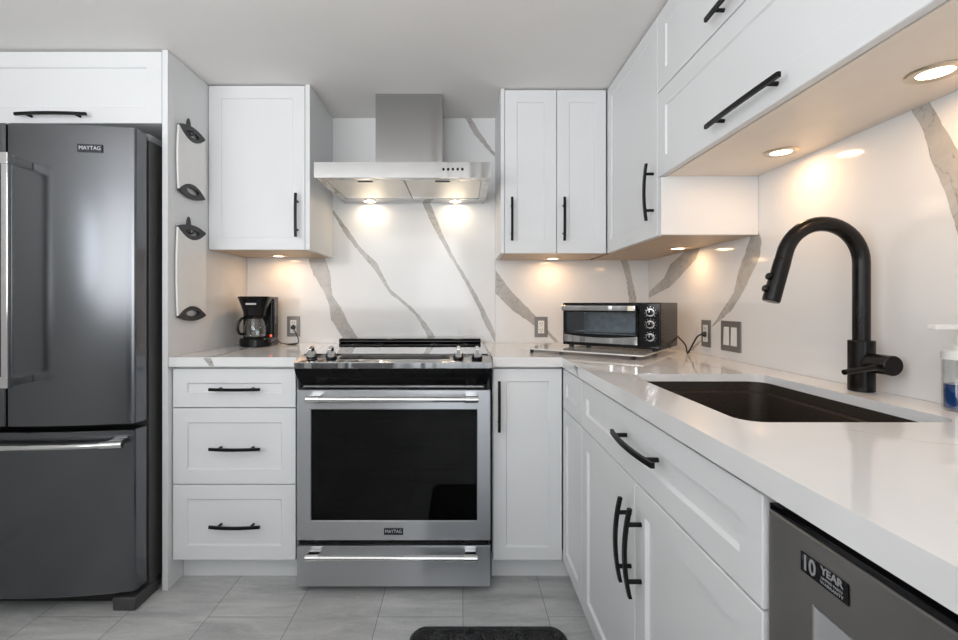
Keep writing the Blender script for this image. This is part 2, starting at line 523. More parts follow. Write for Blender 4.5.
def jag(edge, amp, seed):
    rnd = random.Random(seed)
    out = []
    for (a, b) in zip(edge[:-1], edge[1:]):
        L = math.hypot(b[0] - a[0], b[1] - a[1]); n = max(2, int(L / 0.012))
        for k in range(n):
            t = k / n
            j = amp * (rnd.random() - 0.5)
            out.append((a[0] + (b[0] - a[0]) * t + j, a[1] + (b[1] - a[1]) * t + j * 0.4))
    out.append(edge[-1])
    return out
def resample(edge, n):
    ds = [0]
    for a, b in zip(edge[:-1], edge[1:]): ds.append(ds[-1] + math.hypot(b[0] - a[0], b[1] - a[1]))
    out = []
    for k in range(n):
        d = ds[-1] * k / (n - 1); i = 0
        while i < len(ds) - 2 and ds[i + 1] < d: i += 1
        t = (d - ds[i]) / max(1e-9, ds[i + 1] - ds[i])
        out.append((edge[i][0] + (edge[i + 1][0] - edge[i][0]) * t, edge[i][1] + (edge[i + 1][1] - edge[i][1]) * t))
    return out
def veins(mb, lst, mapf, zlim=(0.9155, 2.119), ulim=(-9, 9), amp=0.004):
    for q, (l, r) in enumerate(lst):
        n = 60
        A = resample(jag(l, amp, 11 + q), n); B = resample(jag(r, amp, 77 + q), n)
        cl = lambda p: (min(max(p[0], ulim[0]), ulim[1]), min(max(p[1], zlim[0]), zlim[1]))
        va = [mb.bm.verts.new(mapf(*cl(p))) for p in A]; vb = [mb.bm.verts.new(mapf(*cl(p))) for p in B]
        for i in range(n - 1): mb.face((va[i], va[i + 1], vb[i + 1], vb[i]), 1)

# ================================================================== the room
struct('floor', MB().box(-2.2, 1.1, -5.5, 0.05, -0.05, 0.0), 'floor')
struct('ceiling', MB().box(-2.2, 1.1, -5.5, 0.05, CH, CH + 0.05), 'ceil')
struct('wall_back', MB().box(-2.2, 1.1, 0.012, 0.06, 0.0, CH), 'wall')
struct('wall_right', MB().box(XW + 0.012, XW + 0.06, -5.5, 0.012, 0.0, CH), 'wall')
mb = MB().box(-2.2, -2.14, -5.5, -2.97, 0.0, CH).box(-2.2, -2.14, -2.47, 0.012, 0.0, CH).box(-2.2, -2.14, -2.97, -2.47, 0.0, 1.15).box(-2.2, -2.14, -2.97, -2.47, 1.85, CH)
struct('wall_left', mb, 'wall')
mb = MB().box(-2.19, -2.145, -2.97, -2.93, 1.15, 1.85).box(-2.19, -2.145, -2.51, -2.47, 1.15, 1.85).box(-2.19, -2.145, -2.93, -2.51, 1.15, 1.19).box(-2.19, -2.145, -2.93, -2.51, 1.81, 1.85).box(-2.18, -2.155, -2.93, -2.51, 1.48, 1.52)
struct('window_2', mb, 'white_plastic')
mb = MB()
mb.box(-2.2, -0.78, -5.5, -5.42, 0, CH).box(0.78, 1.1, -5.5, -5.42, 0, CH).box(-0.78, 0.78, -5.5, -5.42, 1.92, CH).box(-0.78, 0.78, -5.5, -5.42, 0, 0.38)
struct('wall_rear', mb, 'wall_dim')
mb = MB()
for x in (-0.78, -0.03, 0.72): mb.box(x, x + 0.06, -5.49, -5.40, 0.38, 1.92)
for z in (0.38, 1.86): mb.box(-0.72, 0.72, -5.49, -5.40, z, z + 0.06)
struct('window_1', mb, 'white_plastic')

# marble backsplashes
mb = MB().box(-1.147, 0.1835, 0.0, 0.0115, ZC + 0.0005, CH - 0.001)
veins(mb, BACK_VEINS[:4], lambda u, z: (u, -0.0003, z), ulim=(-1.14, 0.183))
tag(mb.build('backsplash', ['marble', 'vein'], recalc=False), 'white marble slab with grey diagonal veins behind the range and hood', 'backsplash', 'marble backsplash slabs')
mb = MB().box(0.1845, XW + 0.011, 0.0, 0.0115, ZC + 0.0005, 1.358)
veins(mb, BACK_VEINS[4:], lambda u, z: (u, -0.0003, z), zlim=(0.9155, 1.357))
tag(mb.build('backsplash', ['marble', 'vein'], recalc=False), 'white marble slab with thick grey vein behind the toaster oven', 'backsplash', 'marble backsplash slabs')
mb = MB().box(XW, XW + 0.0115, -2.6, -0.0005, ZC + 0.0005, 1.63)
veins(mb, SIDE_VEINS, lambda u, z: (XW - 0.0003, u, z), zlim=(0.9155, 1.60))
tag(mb.build('backsplash', ['marble', 'vein'], recalc=False), 'white marble slab with brown-grey veins on the side wall behind the faucet', 'backsplash', 'marble backsplash slabs')

# ================================================================== cabinets
FB = -0.643          # face plane of the base doors on the back run
# --- tall end panel
mb = MB().box(-1.171, -1.149, -0.668, 0.011, 0.0, CH - 0.002, 0.001)
tag(mb.build('end_panel', 'cab'), 'tall white end panel between fridge and drawers, with cutting boards hung on it', 'panel')
# --- cabinet over the fridge
r = root('fridge_top_cabinet', 'wide white cabinet above the stainless fridge', 'cabinet', (-1.655, -0.33, 1.832))
MB().box(-2.135, -1.1725, -0.645, 0.008, 1.832, 2.119).build('body', 'cab', r)
d = shaker('F', -0.666, -2.13, -1.174, 1.832, 2.113, fw=0.06).build('door', 'cab', r)
handle('F', -0.666, -1.588, 1.858, 0.278, parent=d, sp=0.19)
# --- upper left
r = root('upper_cabinet', 'white single-door upper cabinet above the coffee maker, left of the hood', 'cabinet', (-0.92, -0.19, 1.370), group='white upper cabinets')
MB().box(-1.1475, -0.708, -0.36, -0.0006, 1.3765, 2.119).build('body', ['cab'], r)
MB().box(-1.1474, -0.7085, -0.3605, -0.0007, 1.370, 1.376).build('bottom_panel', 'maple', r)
MB().box(-0.7075, -0.6865, -0.380, -0.0006, 1.370, 2.120, 0.0008).build('side_panel', 'cab', r)
d = shaker('F', -0.380, -1.1465, -0.7095, 1.370, 2.114, fw=0.055, d=0.005, s=0.004).build('door', 'cab', r)
handle('F', -0.380, -0.742, 1.523, 0.197, 'z', parent=d, bow=0.004)
# --- upper right, two doors
r = root('upper_cabinet', 'white two-door upper cabinet right of the hood, above an outlet', 'cabinet', (0.43, -0.17, 1.358), group='white upper cabinets')
MB().box(0.2015, 0.676, -0.320, -0.0006, 1.3645, 2.119).build('body', 'cab', r)
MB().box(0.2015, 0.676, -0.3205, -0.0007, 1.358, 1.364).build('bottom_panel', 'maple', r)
MB().box(0.184, 0.201, -0.340, -0.0006, 1.358, 2.120, 0.0008).build('side_panel', 'cab', r)
for u0, u1, hx in ((0.203, 0.4415, 0.234), (0.4445, 0.672, 0.474)):
    d = shaker('F', -0.340, u0, u1, 1.358, 2.113, fw=0.055, d=0.005, s=0.004).build('door', 'cab', r)
    handle('F', -0.340, hx, 1.513, 0.2, 'z', parent=d, bow=0.004)
# --- upper corner cabinet facing left
UX = 0.6756
r = root('upper_cabinet', 'tall white upper corner cabinet whose door faces the range side', 'cabinet', (0.84, -0.6, 1.358), group='white upper cabinets')
MB().box(UX + 0.021, XW - 0.0006, -0.897, -0.0006, 1.3645, 2.119).build('body', 'cab', r)
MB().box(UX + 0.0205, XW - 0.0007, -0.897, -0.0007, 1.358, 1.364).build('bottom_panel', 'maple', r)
MB().box(UX + 0.0005, XW - 0.0006, -0.918, -0.8975, 1.3575, 1.5525, 0.0006).box(UX + 0.0205, XW - 0.0006, -0.918, -0.8975, 1.5525, 2.119).build('side_panel', 'cab', r)
d = shaker('R', UX, -0.8865, -0.3445, 1.358, 2.113, fw=0.055, d=0.005, s=0.004).build('door', 'cab', r)
handle('R', UX, -0.857, 1.515, 0.2, 'z', parent=d, bow=0.008)
# --- flap cabinet over the sink
r = root('flap_cabinet', 'wide white wall cabinet over the sink with two stacked lift-up doors', 'cabinet', (0.85, -1.4, 1.555))
MB().box(UX + 0.022, XW - 0.0006, -1.885, -0.919, 1.5655, 2.119).build('body', 'cab', r)
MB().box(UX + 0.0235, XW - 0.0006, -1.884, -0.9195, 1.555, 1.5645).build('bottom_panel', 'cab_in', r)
for z0, z1, hz in ((1.5565, 1.8435, 1.593), (1.8475, 2.113, 1.877)):
    d = shaker('R', UX, -1.886, -0.889, z0, z1, fw=0.06, d=0.005, s=0.004).build('door', 'cab', r)
    handle('R', UX, -1.392, hz, 0.285, 'u', parent=d, sp=0.2, bow=0.003)

# --- base drawers left
r = root('drawer_cabinet', 'white base cabinet of three drawers between end panel and range', 'cabinet', (-0.9, -0.32, 0.0))
MB().box(-1.1475, -0.655, -0.622, -0.0006, 0.103, 0.870).build('body', 'cab', r)
MB().box(-1.1475, -0.655, -0.568, -0.55, 0.0, 0.1025).build('toe_kick', 'cab', r)
for z0, z1, hz in ((0.7125, 0.866, 0.788), (0.408, 0.7085, 0.554), (0.106, 0.404, 0.249)):
    d = shaker('F', FB, -1.1445, -0.657, z0, z1, fw=0.056, d=0.008).build('drawer', 'cab', r)
    handle('F', FB, -0.888, hz, 0.2, parent=d)
# --- base cabinet right of the range
FX = 0.405
r = root('base_cabinet', 'narrow white base cabinet with one door just right of the range', 'cabinet', (0.26, -0.32, 0.0), group='white base cabinets')
MB().box(0.126, FX - 0.002, -0.622, -0.0006, 0.103, 0.870).build('body', 'cab', r)
MB().box(0.126, FX + 0.06, -0.568, -0.55, 0.0, 0.1025).build('toe_kick', 'cab', r)
d = shaker('F', FB, 0.128, FX - 0.004, 0.106, 0.866, fw=0.05, d=0.008).build('door', 'cab', r)
handle('F', FB, 0.150, 0.720, 0.2, 'z', parent=d, bow=0.004)
# --- corner filler cabinet
r = root('base_cabinet', 'slim white corner base cabinet with a small blank drawer front over a narrow door', 'cabinet', (0.7, -0.78, 0.0), group='white base cabinets')
MB().box(FX + 0.021, XW - 0.0006, -0.932, -0.57, 0.103, 0.870).build('body', 'cab', r)
MB().box(FX + 0.0605, FX + 0.078, -0.932, -0.569, 0.0, 0.1025).build('toe_kick', 'cab', r)
shaker('R', FX, -0.929, -0.645, 0.7125, 0.866, fw=0.05, d=0.008).build('drawer_front', 'cab', r)
shaker('R', FX, -0.929, -0.645, 0.106, 0.7085, fw=0.05, d=0.008).build('door', 'cab', r)
# --- sink base
r = root('sink_cabinet', 'white sink base cabinet with one wide drawer front and two doors', 'cabinet', (0.7, -1.39, 0.0))
mb = MB().box(FX + 0.021, XW - 0.0006, -1.858, -1.843, 0.103, 0.870).box(FX + 0.021, XW - 0.0006, -0.950, -0.9335, 0.103, 0.870)
mb.box(FX + 0.021, XW - 0.0006, -1.8425, -0.9505, 0.103, 0.12).box(FX + 0.021, FX + 0.04, -1.8425, -0.9505, 0.68, 0.74)
mb.build('body', 'cab', r)
MB().box(FX + 0.0605, FX + 0.078, -1.858, -0.9335, 0.0, 0.1025).build('toe_kick', 'cab', r)
d = shaker('R', FX, -1.857, -0.935, 0.7125, 0.866, fw=0.05, d=0.008).build('drawer', 'cab', r)
handle('R', FX, -1.44, 0.803, 0.25, parent=d, sp=0.18)
for u0, u1, hy in ((-1.4005, -0.935, -1.378), (-1.857, -1.4045, -1.440)):
    d = shaker('R', FX, u0, u1, 0.106, 0.7085, fw=0.056, d=0.008).build('door', 'cab', r)
    handle('R', FX, hy, 0.563, 0.2, 'z', parent=d, bow=0.012)

# ================================================================== worktops
mb = MB().box(-1.147, -0.6445, -0.668, -0.0006, 0.8765, ZC, 0.0015)
def streak(mb, l, r, f_):
    A = resample(jag(l, 0.002, 5), 30); B = resample(jag(r, 0.002, 6), 30)
    a = [mb.bm.verts.new(f_(*p)) for p in A]; b = [mb.bm.verts.new(f_(*p)) for p in B]
    for i in range(29): mb.face((a[i], a[i + 1], b[i + 1], b[i]), 1)
top = lambda x, y: (x, y, ZC + 0.0002)
streak(mb, [(-1.008, -0.666), (-0.995, -0.56), (-1.02, -0.40), (-1.03, -0.25)], [(-0.978, -0.666), (-0.980, -0.56), (-1.004, -0.40), (-1.022, -0.25)], top)
streak(mb, [(-1.010, 0.911), (-0.998, 0.895), (-0.986, 0.879)], [(-0.980, 0.911), (-0.972, 0.893), (-0.966, 0.879)], lambda x, z: (x, -0.6683, z))
tag(mb.build('worktop', ['quartz', 'vein'], recalc=False), 'short white stone worktop over the drawers, carrying the coffee maker', 'countertop', 'white stone worktops')
def rrect(x0, x1, y0, y1, rad, n=6):
    pts = []
    for cx, cy, a0 in ((x1 - rad, y1 - rad, 0), (x0 + rad, y1 - rad, 90), (x0 + rad, y0 + rad, 180), (x1 - rad, y0 + rad, 270)):
        for k in range(n + 1):
            a = math.radians(a0 + 90 * k / n)
            pts.append((cx + rad * math.cos(a), cy + rad * math.sin(a)))
    return pts
SX0, SX1, SY0, SY1 = 0.500, 0.895, -1.662, -1.099
mb = MB(); bm = mb.bm
outer = [(0.1235, -0.0006), (0.1235, -0.668), (0.394, -0.668), (0.394, -2.6), (XW - 0.0006, -2.6), (XW - 0.0006, -0.0006)]
hole = rrect(SX0, SX1, SY0, SY1, 0.045)
TH = 0.022
def slab_level(z):
    vo = [bm.verts.new((x, y, z)) for x, y in outer]; vh = [bm.verts.new((x, y, z)) for x, y in hole]
    es = [bm.edges.new((v[i], v[(i + 1) % len(v)])) for v in (vo, vh) for i in range(len(v))]
    bmesh.ops.triangle_fill(bm, use_beauty=True, edges=es)
    return vo, vh
to, th = slab_level(ZC); bo, bh = slab_level(ZC - TH)
for a, b in ((to, bo), (th, bh)):
    for i in range(len(a)):
        j = (i + 1) % len(a)
        mb.face((a[i], a[j], b[j], b[i]))
mb.box(0.1235, 0.394, -0.668, -0.646, 0.8765, ZC - TH)
mb.box(0.394, 0.409, -2.6, -0.6465, 0.8765, ZC - TH)
streak(mb, [(0.76, YF(2.0)), (0.778, YF(1.912)), (0.8156, YF(1.739)), (0.849, YF(1.42))], [(0.764, YF(2.0)), (0.783, YF(1.912)), (0.821, YF(1.739)), (0.852, YF(1.42))], top)
streak(mb, [(0.405, YF(1.66)), (0.45, YF(1.62)), (0.49, YF(1.50)), (0.497, YF(1.38))], [(0.405, YF(1.653)), (0.452, YF(1.613)), (0.493, YF(1.49)), (0.499, YF(1.38))], top)
streak(mb, [(0.62, YF(0.80)), (0.70, YF(0.70)), (0.80, YF(0.66)), (0.95, YF(0.52))], [(0.622, YF(0.797)), (0.702, YF(0.697)), (0.802, YF(0.657)), (0.952, YF(0.517))], top)
streak(mb, [(YF(1.62), 0.911), (YF(1.59), 0.895), (YF(1.56), 0.879)], [(YF(1.555), 0.911), (YF(1.56), 0.893), (YF(1.545), 0.879)], lambda y, z: (0.3937, y, z))
for f in mb.bm.faces:
    f.normal_update()
tag(mb.build('worktop', ['quartz', 'vein'], smooth=30), 'long L-shaped white stone worktop holding the sink and toaster oven', 'countertop', 'white stone worktops')

# ================================================================== sink
r = root('sink', 'dark brown-black undermount sink set in the white worktop', 'sink', ((SX0 + SX1) / 2, (SY0 + SY1) / 2, 0.68))
mb = MB()
def rr(i, z, rad): return [(x, y, z) for x, y in rrect(SX0 + i, SX1 - i, SY0 + i, SY1 - i, rad)]
zt = ZC - TH - 0.0008
mb.loft([rr(-0.02, zt, 0.05), rr(-0.003, zt, 0.045), rr(-0.003, zt - 0.028, 0.045), rr(0.007, zt - 0.031, 0.04), rr(0.010, 0.735, 0.04), rr(0.03, 0.708, 0.05), rr(0.10, 0.702, 0.05),
         rr(0.10, 0.690, 0.05), rr(0.02, 0.694, 0.06), rr(-0.006, 0.735, 0.05), rr(-0.010, zt - 0.03, 0.05), rr(-0.02, zt - 0.012, 0.05), rr(-0.02, zt, 0.05)], cap0=False, cap1=False)
mb.loft([rr(0.10, 0.702, 0.05), rr(0.10, 0.690, 0.05)])
mb.build('basin', 'sink', r)
MB().lathe([(0.044, 0.0), (0.044, 0.003), (0.036, 0.004), (0.030, 0.001), (0.006, 0.0008), (0.006, 0.006), (0.0, 0.006)], (0.70, -1.38, 0.7025), cap1=False).build('drain', 'chrome', r)

# ================================================================== faucet
FXC, FYC = 0.962, -1.368
r = root('faucet', 'tall matte black gooseneck pull-down faucet behind the sink', 'faucet', (FXC, FYC, ZC))
MB().cyl((FXC, FYC, ZC + 0.0003), (FXC, FYC, 1.036), 0.0265, seg=32, bev=0.0015).build('base', 'faucet', r)
rad = 0.0935; zc_ = 1.222
pts = [(FXC, FYC, 1.0362), (FXC, FYC, 1.12), (FXC, FYC, 1.17)]
for k in range(0, 21):
    a = math.radians(0 + 168 * k / 20)
    pts.append((FXC - rad + rad * math.cos(a), FYC, zc_ + rad * math.sin(a)))
e = Vector(pts[-1]); dr = (e - Vector(pts[-2])).normalized()
pts.append(tuple(e + dr * 0.012))
MB().tube(pts, 0.0176, 20).build('neck', 'faucet', r)
e = e + dr * 0.0125
mb = MB().tube([e, e + dr * 0.002, e + dr * 0.05, e + dr * 0.101, e + dr * 0.105], [0.0172, 0.0182, 0.0187, 0.0194, 0.0175], 24)
hd = mb.build('spray_head', 'faucet', r)
nrm = Vector((-1, 0, 0)); nrm = (nrm - dr * nrm.dot(dr)).normalized()
for q in (0.048, 0.078):
    p = e + dr * q + nrm * 0.0182
    MB().cyl(p, p + nrm * 0.008, 0.0085, bev=0.002, seg=16).build('button', 'faucet', hd)
mb = MB().cyl((FXC, FYC - 0.0268, 0.985), (FXC, FYC - 0.084, 0.985), 0.0225, seg=28, bev=0.002)
MB.build(mb, 'valve', 'faucet', r)
MB().tube([(FXC - 0.0228, FYC - 0.068, 0.981), (FXC - 0.06, FYC - 0.072, 0.976), (FXC - 0.105, FYC - 0.076, 0.970)], [0.007, 0.0062, 0.0062], 14).build('lever', 'faucet', r)

# ================================================================== soap dispenser
SP = (0.977, -1.573)
r = root('soap_dispenser', 'clear soap pump bottle half full of blue liquid beside the faucet', 'soap dispenser', (SP[0], SP[1], ZC))
MB().lathe([(0.022, 0.0004), (0.0255, 0.004), (0.0255, 0.098), (0.024, 0.1), (0.0232, 0.1), (0.0232, 0.004)], (SP[0], SP[1], ZC), cap0=True, cap1=False).build('bottle', 'glass', r)
MB().lathe([(0.021, 0.0045), (0.0225, 0.007), (0.0225, 0.052), (0.0, 0.052)], (SP[0], SP[1], ZC), cap1=False).build('liquid', 'soap', r)
MB().lathe([(0.0265, 0.1005), (0.0265, 0.117), (0.010, 0.1185), (0.010, 0.128), (0.0045, 0.128), (0.0045, 0.158)], (SP[0], SP[1], ZC)).build('cap', 'white_plastic', r)
MB().box(SP[0] - 0.056, SP[0] + 0.012, SP[1] - 0.008, SP[1] + 0.008, ZC + 0.1585, ZC + 0.1685, 0.002).build('nozzle', 'white_plastic', r)

# ================================================================== range
RX0, RX1 = -0.641, 0.119
r = root('range', 'stainless slide-in electric range with black cooktop and large oven window', 'range', (-0.26, -0.35, 0.0))
mb = MB()
yb, yf = -0.03, YF(1.83)
mb.box(RX0 + 0.006, -0.60, yf, yb, 0.03, 0.868).box(0.078, RX1 - 0.006, yf, yb, 0.03, 0.868)
mb.box(-0.5995, 0.0775, yf, yb, 0.03, 0.262).box(-0.5995, 0.0775, yf, yb, 0.742, 0.868).box(-0.5995, 0.0775, -0.12, yb, 0.2625, 0.7415)
mb.build('body', 'cavity', r)
for z in (0.40, 0.56):
    mb = MB()
    for k in range(9): mb.cyl((-0.597, YF(1.87) + k * 0.045, z), (0.075, YF(1.87) + k * 0.045, z), 0.0028, seg=8)
    for x in (-0.592, -0.26, 0.07): mb.cyl((x, YF(1.86), z - 0.005), (x, YF(2.24), z - 0.005), 0.003, seg=8)
    mb.build('oven_rack', 'chrome', r)
# cooktop: sloped stainless deck in front, black glass behind
prof = [(1.773, 0.8755), (1.773, 0.898), (1.776, 0.900), (1.845, 0.921), (2.405, 0.921), (2.405, 0.915), (1.88, 0.915), (1.80, 0.8755)]
mb = MB().prism([(RX0, YF(a), b) for a, b in prof], (RX1 - RX0, 0, 0))
mb.build('cooktop_deck', 'steel_h', r, bev=0.001)
mb = MB().box(RX0 + 0.012, RX1 - 0.012, YF(1.850), YF(2.40), 0.9213, 0.9245, 0.0008)
def ringd(mb, c, r0, r1, z, mi):
    for k in range(40):
        a, b = 2 * math.pi * k / 40, 2 * math.pi * (k + 1) / 40
        vs_ = [mb.bm.verts.new((c[0] + rr_ * math.cos(t), c[1] + rr_ * math.sin(t), z)) for rr_, t in ((r0, a), (r1, a), (r1, b), (r0, b))]
        mb.face(vs_, mi)
for c, q in (((-0.46, YF(2.03)), 0.105), ((-0.06, YF(2.03)), 0.085), ((-0.46, YF(2.27)), 0.075), ((-0.06, YF(2.27)), 0.09)):
    ringd(mb, c, q - 0.002, q, 0.92465, 1)
mb.build('glass_top', ['cooktop_glass', 'letter_dim'], r)
MB().prism([(-0.475, YF(1.806), 0.9096), (-0.475, YF(1.833), 0.9178), (-0.045, YF(1.833), 0.9178), (-0.045, YF(1.806), 0.9096)], (0, -0.0002, 0.0012)).build('touch_panel', 'gloss_black', r)
mb = MB().prism([(-0.62, YF(2.345), 0.925), (-0.62, YF(2.340), 0.934), (-0.62, YF(2.350), 0.947), (-0.62, YF(2.41), 0.947), (-0.62, YF(2.41), 0.925)], (0.72, 0, 0))
mb.build('rear_vent', 'gloss_black', r, bev=0.003)
for kx in (-0.587, -0.510, -0.010, 0.063):
    z0 = 0.9005 + (1.818 - 1.776) * 0.3043
    mb = MB()
    axis = Vector((0, -0.29, 0.957)).normalized()
    p = Vector((kx, YF(1.818), z0 + 0.001))
    mb.cyl(p, p + axis * 0.006, 0.0215, seg=24, mi=1).cyl(p + axis * 0.0062, p + axis * 0.021, 0.0195, 0.0178, seg=24, bev=0.001)
    q = p + axis * 0.0212
    fw_ = Vector((0, 0.957, 0.29))
    mb.loft([[q + Vector((a, 0, 0)) + fw_ * b for a, b in ((-w_, -l_), (w_, -l_), (w_, l_), (-w_, l_))] + [] for q, w_, l_ in ((q, 0.0075, 0.0185), (q + axis * 0.017, 0.0065, 0.0175), (q + axis * 0.019, 0.005, 0.016))])
    mb.build('knob', ['chrome', 'gloss_black'], r)
# curved black fascia under the deck, narrowing downwards
rings = []
for Z_, z_, ins in ((1.776, 0.8745, 0.0), (1.779, 0.850, 0.004), (1.790, 0.826, 0.014), (1.797, 0.812, 0.018)):
    rings.append([(RX0 + ins, YF(Z_), z_), (RX1 - ins, YF(Z_), z_), (RX1 - ins, YF(1.828), z_), (RX0 + ins, YF(1.828), z_)])
MB().loft(rings).build('fascia', 'fascia', r)
MB().box(RX0 + 0.016, RX1 - 0.016, YF(1.793), YF(1.828), 0.7965, 0.8105, 0.002).build('vent_trim', ['fascia'], r)
MB().box(RX0 + 0.03, RX1 - 0.03, YF(1.7905), YF(1.7925), 0.800, 0.8055, 0.0005).build('trim_strip', 'chrome', r)
# oven door
DX0, DX1 = -0.634, 0.1135
WX0, WX1, WZ0, WZ1 = -0.580, 0.062, 0.2855, 0.715
def frame_ring(mb, pl, t, o, i):
    def rg(b, n): return [(b[0], pl + n, b[2]), (b[1], pl + n, b[2]), (b[1], pl + n, b[3]), (b[0], pl + n, b[3])]
    mb.loft([rg(i, t), rg(o, t), rg(o, 0.002), rg((o[0] + .002, o[1] - .002, o[2] + .002, o[3] - .002), 0), rg((i[0] - .002, i[1] + .002, i[2] - .002, i[3] + .002), 0), rg(i, 0.002), rg(i, t)], cap0=False, cap1=False)
mb = MB(); frame_ring(mb, YF(1.785), 0.040, (DX0, DX1, 0.209, 0.791), (WX0, WX1, WZ0, WZ1))
d = mb.build('oven_door', 'steel', r)
MB().box(WX0 + 0.0005, WX1 - 0.0005, YF(1.789), YF(1.794), WZ0 + 0.0005, WZ1 - 0.0005).build('window', 'oven_glass', d)
def bar_handle(x0, x1, yface, ybar, z, parent, rr_=0.0105):
    mb = MB().cyl((x0 + 0.04, ybar, z), (x1 - 0.04, ybar, z), rr_, seg=20)
    mb.cyl((x0, ybar, z), (x0 + 0.052, ybar, z), rr_ * 1.25, seg=20, bev=0.001).cyl((x1 - 0.052, ybar, z), (x1, ybar, z), rr_ * 1.25, seg=20, bev=0.001)
    for a in (x0 + 0.004, x1 - 0.048): mb.box(a, a + 0.044, ybar + 0.004, yface - 0.0004, z - 0.006, z + 0.011, 0.003)
    return mb.build('handle', 'chrome', parent, label='polished bar handle')
bar_handle(-0.584, 0.066, YF(1.785), YF(1.738), 0.7635, d)
mb = MB().box(-0.2975, -0.2235, YF(1.7832), YF(1.7847), 0.2315, 0.2575, 0.0004)
mb.text('MAYTAG', 0.0185, (-0.2605, YF(1.7830), 0.2448), (1, 0, 0), (0, 0, 1), (0, -1, 0), mi=1, sx=0.86)
mb.build('badge', ['badge', 'letter'], d)
d = MB().box(DX0, DX1, YF(1.785), YF(1.828), 0.031, 0.189, 0.002).build('storage_drawer', 'steel', r)
bar_handle(-0.586, 0.062, YF(1.785), YF(1.738), 0.166, d)
MB().box(RX0 + 0.012, RX1 - 0.012, YF(1.80), YF(1.828), 0.1895, 0.2085).build('door_gap_trim', 'fascia', r)
for x in (-0.60, 0.075):
    for y in (YF(1.86), -0.08): MB().cyl((x, y, 0.0), (x, y, 0.0298), 0.016, seg=14).build('foot', 'rubber', r)

# ================================================================== range hood
r = root('range_hood', 'stainless steel chimney range hood above the range', 'range hood', (-0.25, -0.25, 1.661))
HX0, HX1, HYF = -0.6255, 0.1255, -0.512
mb = MB()
mb.box(HX0, HX1, HYF, HYF + 0.012, 1.661, 1.727).box(HX0, HX0 + 0.012, HYF + 0.012, -0.001, 1.661, 1.727).box(HX1 - 0.012, HX1, HYF + 0.012, -0.001, 1.661, 1.727)
mb.box(HX0 + 0.012, HX1 - 0.012, HYF + 0.012, -0.001, 1.715, 1.727)
mb.box(HX0 + 0.012, HX1 - 0.012, HYF + 0.012, HYF + 0.05, 1.6625, 1.675).box(HX0 + 0.012, HX1 - 0.012, -0.105, -0.001, 1.6625, 1.675)
mb.box(HX0 + 0.012, HX0 + 0.035, HYF + 0.05, -0.105, 1.6625, 1.675).box(HX1 - 0.035, HX1 - 0.012, HYF + 0.05, -0.105, 1.6625, 1.675)
mb.build('canopy', 'steel_h', r)
MB().box(-0.4055, -0.0885, -0.288, -0.001, 1.7275, CH - 0.0008, 0.002).build('chimney', 'steel_h', r)
for x0, x1 in ((HX0 + 0.0355, -0.2515), (-0.2485, HX1 - 0.0355)):
    f_ = MB().box(x0, x1, HYF + 0.0505, -0.1055, 1.666, 1.674, 0.002).build('grease_filter', 'filter', r)
    MB().box((x0 + x1) / 2 - 0.035, (x0 + x1) / 2 + 0.03, HYF + 0.07, HYF + 0.085, 1.663, 1.6658, 0.0008).build('latch', ['black'], f_)
for k in range(5):
    x = -0.0745 + 0.0201 * k
    MB().cyl((x, HYF - 0.0003, 1.6965), (x, HYF - 0.004, 1.6965), 0.0055, seg=16, bev=0.001).build('button', 'gloss_black', r)
for x in (-0.478, -0.029):
    mb = MB().lathe([(0.030, 0.0), (0.034, 0.0), (0.034, -0.003), (0.030, -0.003)], (x, -0.055, 1.6622), cap0=False, cap1=False)
    mb.lathe([(0.029, -0.0008), (0.029, -0.0018)], (x, -0.055, 1.6622), mi=1)
    mb.build('lamp', ['chrome', 'warm_lens'], r)
    area('hood_lamp_light', (x, -0.055, 1.658), (0, 0, 0), 0.055, 0.055, 0.34, (1.0, 0.80, 0.56), 'DISK')

# ================================================================== puck lights
def puck(x, y, z, label, power=0.48):
    p = root('puck_light', label, 'light', (x, y, z), group='recessed under-cabinet lights')
    MB().lathe([(0.0275, -0.0003), (0.044, -0.0003), (0.044, -0.0020), (0.0415, -0.0040), (0.030, -0.0045), (0.0275, -0.0035)], (x, y, z), cap0=False, cap1=False, seg=40).build('ring', 'nickel', p)
    MB().lathe([(0.0272, -0.0006), (0.0272, -0.0024)], (x, y, z), seg=40).build('lens', 'warm_lens', p)
    area('puck_lamp', (x, y, z - 0.006), (0, 0, 0), 0.06, 0.06, power, (1.0, 0.59, 0.29), 'DISK')
puck(-0.932, -0.115, 1.370, 'small round recessed light under the upper cabinet above the coffee maker')
puck(0.472, -0.105, 1.358, 'small round recessed light under the two-door upper cabinet above the outlet')
puck(0.908, -0.546, 1.3575, 'round recessed light under the tall corner cabinet, right of the toaster oven')
puck(0.908, -1.168, 1.555, 'round recessed light in the cabinet underside above the faucet spout', 0.6)
puck(0.882, -1.619, 1.555, 'largest recessed light, in the cabinet underside at the right edge of the photo', 0.6)

